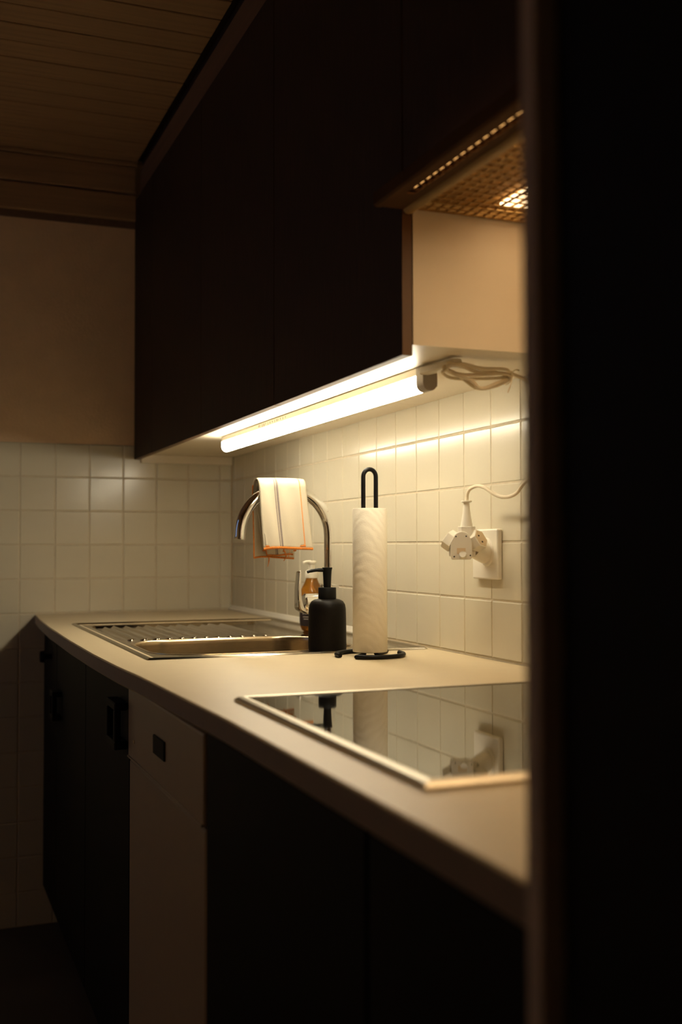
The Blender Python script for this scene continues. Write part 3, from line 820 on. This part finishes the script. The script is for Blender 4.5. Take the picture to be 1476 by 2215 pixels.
# ------------------------------------------------------------------ tea towel over the spout
def towel():
    t = thing('tea_towel', 'cream tea towel with grey stripes and orange stitching hung over the tap', 'towel', (-0.19, -1.06, 1.24))
    yc = FYt
    N, Mx = 60, 26
    def layer(r, zb_front, zb_back, x0t, x1t, x0b, x1b, x0k, x1k, seed, top):
        """cloth sheet: front hem -> over the pipe -> back hem"""
        L1 = top - r - zb_front
        L2 = top - r - zb_back
        arc = math.pi * r
        tot = L1 + arc + L2
        rows_ = []
        for i in range(N + 1):
            s = tot * i / N
            if s < L1:
                f = 1 - s / L1            # 1 at hem
                yv = yc - r - 0.004 * f
                zv = zb_front + s
                xa, xb = x0t + (x0b - x0t) * f, x1t + (x1b - x1t) * f
            elif s < L1 + arc:
                a = (s - L1) / r
                yv = yc - r * math.cos(a)
                zv = top - r + r * math.sin(a) * 0.9
                f = 0
                xa, xb = x0t, x1t
            else:
                f = (s - L1 - arc) / L2
                yv = yc + r + 0.003 * f
                zv = top - r - (s - L1 - arc)
                xa, xb = x0t + (x0k - x0t) * f, x1t + (x1k - x1t) * f
            row = []
            for j in range(Mx + 1):
                u = j / Mx
                wob = 0.0022 * math.sin(u * 7 + seed + f * 2.0) * (0.3 + f) + 0.0012 * math.sin(u * 17 + seed * 2 + i * 0.12)
                dz = 0.0016 * math.sin(u * 5 + seed) * f + 0.002 * u * (1 if s < L1 else 0) - 0.0015 * (2 * abs(u - 0.5)) ** 4
                row.append((xa + (xb - xa) * u, yv + wob * (1 if s < L1 + arc / 2 else -1), zv + dz))
            rows_.append(row)
        return rows_
    def cloth(name, rows_, thick_, parent, material='towel'):
        bm = bmesh.new()
        uv = bm.loops.layers.uv.new('UVMap')
        V = [[bm.verts.new(p) for p in row] for row in rows_]
        for i in range(len(V) - 1):
            for j in range(len(V[0]) - 1):
                f = bm.faces.new((V[i][j], V[i][j + 1], V[i + 1][j + 1], V[i + 1][j]))
                for lp_, (a, b) in zip(f.loops, ((i, j), (i, j + 1), (i + 1, j + 1), (i + 1, j))):
                    lp_[uv].uv = (b / (len(V[0]) - 1), a / (len(V) - 1))
        o = obj(name, bm, material, parent, True, 80)
        md = o.modifiers.new('thickness', 'SOLIDIFY')
        md.thickness = thick_
        md.offset = 0
        return o
    r1 = layer(0.0225, 1.0890, 1.0700, -0.2465, -0.1400, -0.2365, -0.1265, -0.2440, -0.1520, 0.4, 1.2425)
    r2 = layer(0.0175, 1.0935, 1.0850, -0.2440, -0.1440, -0.2330, -0.1310, -0.2240, -0.1480, 1.9, 1.2375)
    r3 = layer(0.0130, 1.1000, 1.0760, -0.2420, -0.1500, -0.2280, -0.1400, -0.2160, -0.1560, 3.1, 1.2330)
    cloth('outer_layer', r1, 0.0022, t)
    cloth('middle_layer', r2, 0.0022, t)
    cloth('inner_layer', r3, 0.0022, t)
    hems = bmesh.new()
    add_tube(hems, [Vector(p) for p in r1[0]], 0.0029, 8)
    add_tube(hems, [Vector(p) for p in r1[-1]], 0.0022, 8)
    add_tube(hems, [Vector(p) for p in r2[0]], 0.0020, 8)
    add_tube(hems, [Vector(p) for p in r2[-1]], 0.0020, 8)
    add_tube(hems, [Vector(p) for p in r3[-1]], 0.0020, 8)
    nb_ = int(N * 0.55)
    add_tube(hems, [Vector(r1[i][0]) for i in range(nb_, N + 1)], 0.0016, 8)
    add_tube(hems, [Vector(r3[i][0]) for i in range(int(N * 0.85), N + 1)], 0.0016, 8)
    obj('stitched_hem', hems, 'orange', t, True, 60)
    for p, d in ((Vector((-0.2115, FYt + 0.018, 1.070)), Vector((-0.003, 0, -0.020))), (Vector((-0.190, FYt - 0.020, 1.085)), Vector((0.004, 0, -0.011))),
                 (Vector((-0.174, FYt + 0.012, 1.074)), Vector((-0.006, 0, -0.012)))):
        obj('thread', tube(smooth_path([p + Vector((0, 0, 0.003)), p, p + d * 0.5 + Vector((0.001, 0, 0)), p + d], 4), [0.0014] * 9 + [0.0008] * 4, 6), 'orange', t, True)
    return t
towel()

# ------------------------------------------------------------------ amber pump bottle
bx, by, bz = -0.0605, -0.897, DECK + 0.0004
bot = thing('soap_bottle', 'amber glass soap bottle with white pump behind the tap', 'bottle', (bx, by, bz))
obj('bottle', lathe([(0.0, bz), (0.019, bz), (0.0235, bz + 0.003), (0.0268, bz + 0.012), (0.0280, bz + 0.022), (0.0280, bz + 0.086), (0.0268, bz + 0.093), (0.0235, bz + 0.100), (0.0165, bz + 0.1135), (0.0138, bz + 0.120), (0.0132, bz + 0.1235), (0.0, bz + 0.1235)], bx, by, 48, False), 'amber', bot, True, 40)
lab = obj('label', lathe([(0.0273, bz + 0.013), (0.02845, bz + 0.022), (0.02845, bz + 0.0545)], bx, by, 48, False), 'label', bot, True, 60)
obj('pump_collar', lathe([(0.0150, bz + 0.1237), (0.0155, bz + 0.126), (0.0155, bz + 0.136), (0.0135, bz + 0.1405), (0.0085, bz + 0.143), (0.0, bz + 0.143)], bx, by, 32, False), 'whiteplastic', bot, True, 40)
obj('pump_stem', lathe([(0.0075, bz + 0.1432), (0.0075, bz + 0.156)], bx, by, 24), 'whiteplastic', bot, True, 40)
bm = bmesh.new()
add_lathe(bm, [(0.0078, bz + 0.1562), (0.0105, bz + 0.1580), (0.0105, bz + 0.1620), (0.0085, bz + 0.1635)], bx, by, 24)
add_tube(bm, [(bx - 0.004, by - 0.002, bz + 0.1610), (bx - 0.016, by - 0.006, bz + 0.1612), (bx - 0.025, by - 0.009, bz + 0.1590)], [0.0042, 0.0036, 0.0026], 12)
obj('pump_head', bm, 'whiteplastic', bot, True, 40)
def curved_text(body, size, a_start, z, parent, name):
    """letters wrapped around the bottle, starting at angle a_start"""
    cu = bpy.data.curves.new(name, 'FONT')
    cu.body = body
    cu.size = size
    cu.extrude = 0.0
    cu.space_character = 1.12
    to = bpy.data.objects.new(name + '_tmp', cu)
    C.objects.link(to)
    dg = bpy.context.evaluated_depsgraph_get()
    me = bpy.data.meshes.new_from_object(to.evaluated_get(dg))
    bpy.data.objects.remove(to)
    R_ = 0.0287
    for v in me.vertices:
        a = a_start + v.co.x / R_
        v.co = Vector((bx + R_ * math.cos(a), by + R_ * math.sin(a), z + v.co.y))
    me.materials.clear()
    obj(name, me, 'print', parent)
va = math.atan2(CAM.y - by, CAM.x - bx)
curved_text('GARDE', 0.0062, va - 0.86, bz + 0.0405, lab, 'label_lettering')
bm = bmesh.new()
for zz, n_, off in ((0.0335, 7, 0.0), (0.0285, 6, 0.08)):
    a = va - 0.78 + off
    for k in range(n_):
        for dz in (0,):
            p = [Vector((bx + 0.0287 * math.cos(q), by + 0.0287 * math.sin(q), bz + zz + h)) for q, h in ((a, 0), (a + 0.05, 0), (a + 0.05, 0.0016), (a, 0.0016))]
            bm.faces.new([bm.verts.new(v) for v in p])
        a += 0.085
obj('label_small_print', bm, 'print', lab)

# ------------------------------------------------------------------ dark soap dispenser
dx, dy, dz = -0.1995, -1.366, DECK + 0.0004
dis = thing('soap_dispenser', 'dark stoneware soap dispenser with black pump on the sink rim', 'dispenser', (dx, dy, dz))
obj('bottle', lathe([(0.0, dz), (0.0345, dz), (0.0358, dz + 0.002), (0.0362, dz + 0.008), (0.0358, dz + 0.06), (0.0352, dz + 0.0800), (0.0338, dz + 0.0875), (0.0300, dz + 0.0935), (0.0240, dz + 0.0968), (0.0172, dz + 0.0982), (0.0, dz + 0.0982)], dx, dy, 56, False), 'dispenser', dis, True, 50)
obj('collar', lathe([(0.0166, dz + 0.0984), (0.0170, dz + 0.0990), (0.0170, dz + 0.1185), (0.0162, dz + 0.1195), (0.0, dz + 0.1195)], dx, dy, 40, False), 'matteblack', dis, True, 40)
bm = bmesh.new()
add_lathe(bm, [(0.0070, dz + 0.1197), (0.0072, dz + 0.126), (0.0080, dz + 0.142), (0.0086, dz + 0.152), (0.0098, dz + 0.1560), (0.0095, dz + 0.1572), (0.0, dz + 0.1572)], dx, dy, 32, False)
obj('pump_head', bm, 'matteblack', dis, True, 40)
bm = tube(smooth_path([(dx - 0.005, dy, dz + 0.1520), (dx - 0.018, dy, dz + 0.1525), (dx - 0.030, dy, dz + 0.1515), (dx - 0.040, dy, dz + 0.1490)], 5), [0.0036] * 6 + [0.0032] * 6 + [0.0028] * 4, 12)
obj('pump_spout', bm, 'matteblack', dis, True, 50)

# ------------------------------------------------------------------ kitchen roll on a bent-wire holder
rx, ry = -0.1695, -1.502
hold = thing('roll_holder', 'black bent-wire kitchen roll holder beside the sink', 'roll holder', (rx, ry, WT))
wr = 0.0040
zb = WT + wr + 0.0003
h = 0.0122
pts = []
R = 0.0600
def arc_pts(a0, a1, n=28):
    return [(rx + R * math.cos(math.radians(a0 + (a1 - a0) * k / n)), ry + R * math.sin(math.radians(a0 + (a1 - a0) * k / n)), zb) for k in range(n + 1)]
# local directions: camera sees the base from -Y -X
arm1 = arc_pts(-136, 6)            # front arc, from front-left round to the right
arm2 = arc_pts(37, 186)             # back arc, from back-right round to the left
w1 = [(rx - h, ry, zb + 0.004)]
path = list(reversed(arm1))
a_end = Vector(arm1[0])
path += [tuple(a_end.lerp(Vector((rx - h, ry - 0.004, zb)), t)) for t in (0.35, 0.7)]
path += [(rx - h, ry - 0.002, zb + 0.001), (rx - h, ry, zb + 0.008), (rx - h, ry, zb + 0.03), (rx - h, ry, 1.10), (rx - h, ry, 1.210)]
path += [(rx - h * math.cos(math.pi * k / 12), ry, 1.2180 + h * 1.1 * math.sin(math.pi * k / 12)) for k in range(13)]
path += [(rx + h, ry, 1.210), (rx + h, ry, 1.10), (rx + h, ry, zb + 0.03), (rx + h, ry, zb + 0.008), (rx + h, ry + 0.002, zb + 0.001)]
b_end = Vector(arm2[0])
path += [tuple(Vector((rx + h, ry + 0.004, zb)).lerp(b_end, t)) for t in (0.35, 0.7)]
path += arm2
obj('wire_frame', tube(path, wr, 14), 'wire', hold, True, 60)
roll = thing('kitchen_roll', 'white embossed kitchen paper roll on the wire holder', 'paper roll', (rx, ry, zb + wr))
z0r, z1r = zb + wr + 0.0006, 1.1610
bm = bmesh.new()
add_lathe(bm, [(0.0185, z0r), (0.0305, z0r), (0.0310, z0r + 0.001), (0.0310, z1r - 0.0015), (0.0300, z1r), (0.0185, z1r), (0.0185, z0r)], 0, 0, 64, False)
o = obj('paper', bm, 'paper', None, True, 50)
o.location = (rx, ry, 0); o.parent = roll; o.matrix_parent_inverse = Matrix.Translation(-roll.location)
obj('cardboard_core', lathe([(0.0178, z0r), (0.0184, z0r), (0.0184, z1r - 0.001), (0.0178, z1r - 0.001), (0.0178, z0r)], rx, ry, 40, False), 'tan_warmlit', roll, True, 50)

# ------------------------------------------------------------------ tall unit at the near end
TX, TY = -0.610, -2.766
tall = thing('tall_cabinet', 'dark tall cabinet closing off the worktop in the right foreground', 'cabinet', (-0.3, -3.1, 0))
obj('side_panel', box(TX, -0.001, TY - 0.016, TY, 0.0005, 2.24, 0.0008), 'panel', tall)
obj('side_panel', box(TX, -0.001, -3.52, -3.504, 0.0005, 2.24, 0.0008), 'panel', tall)
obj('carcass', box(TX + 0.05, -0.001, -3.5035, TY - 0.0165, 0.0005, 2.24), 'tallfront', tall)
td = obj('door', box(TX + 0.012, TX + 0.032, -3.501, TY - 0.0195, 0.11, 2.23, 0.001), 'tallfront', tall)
obj('handle', tube([(TX + 0.012, -3.45, 1.15), (TX - 0.02, -3.45, 1.15), (TX - 0.02, -3.45, 1.00), (TX + 0.012, -3.45, 1.00)], 0.006, 10), 'black', td, True)
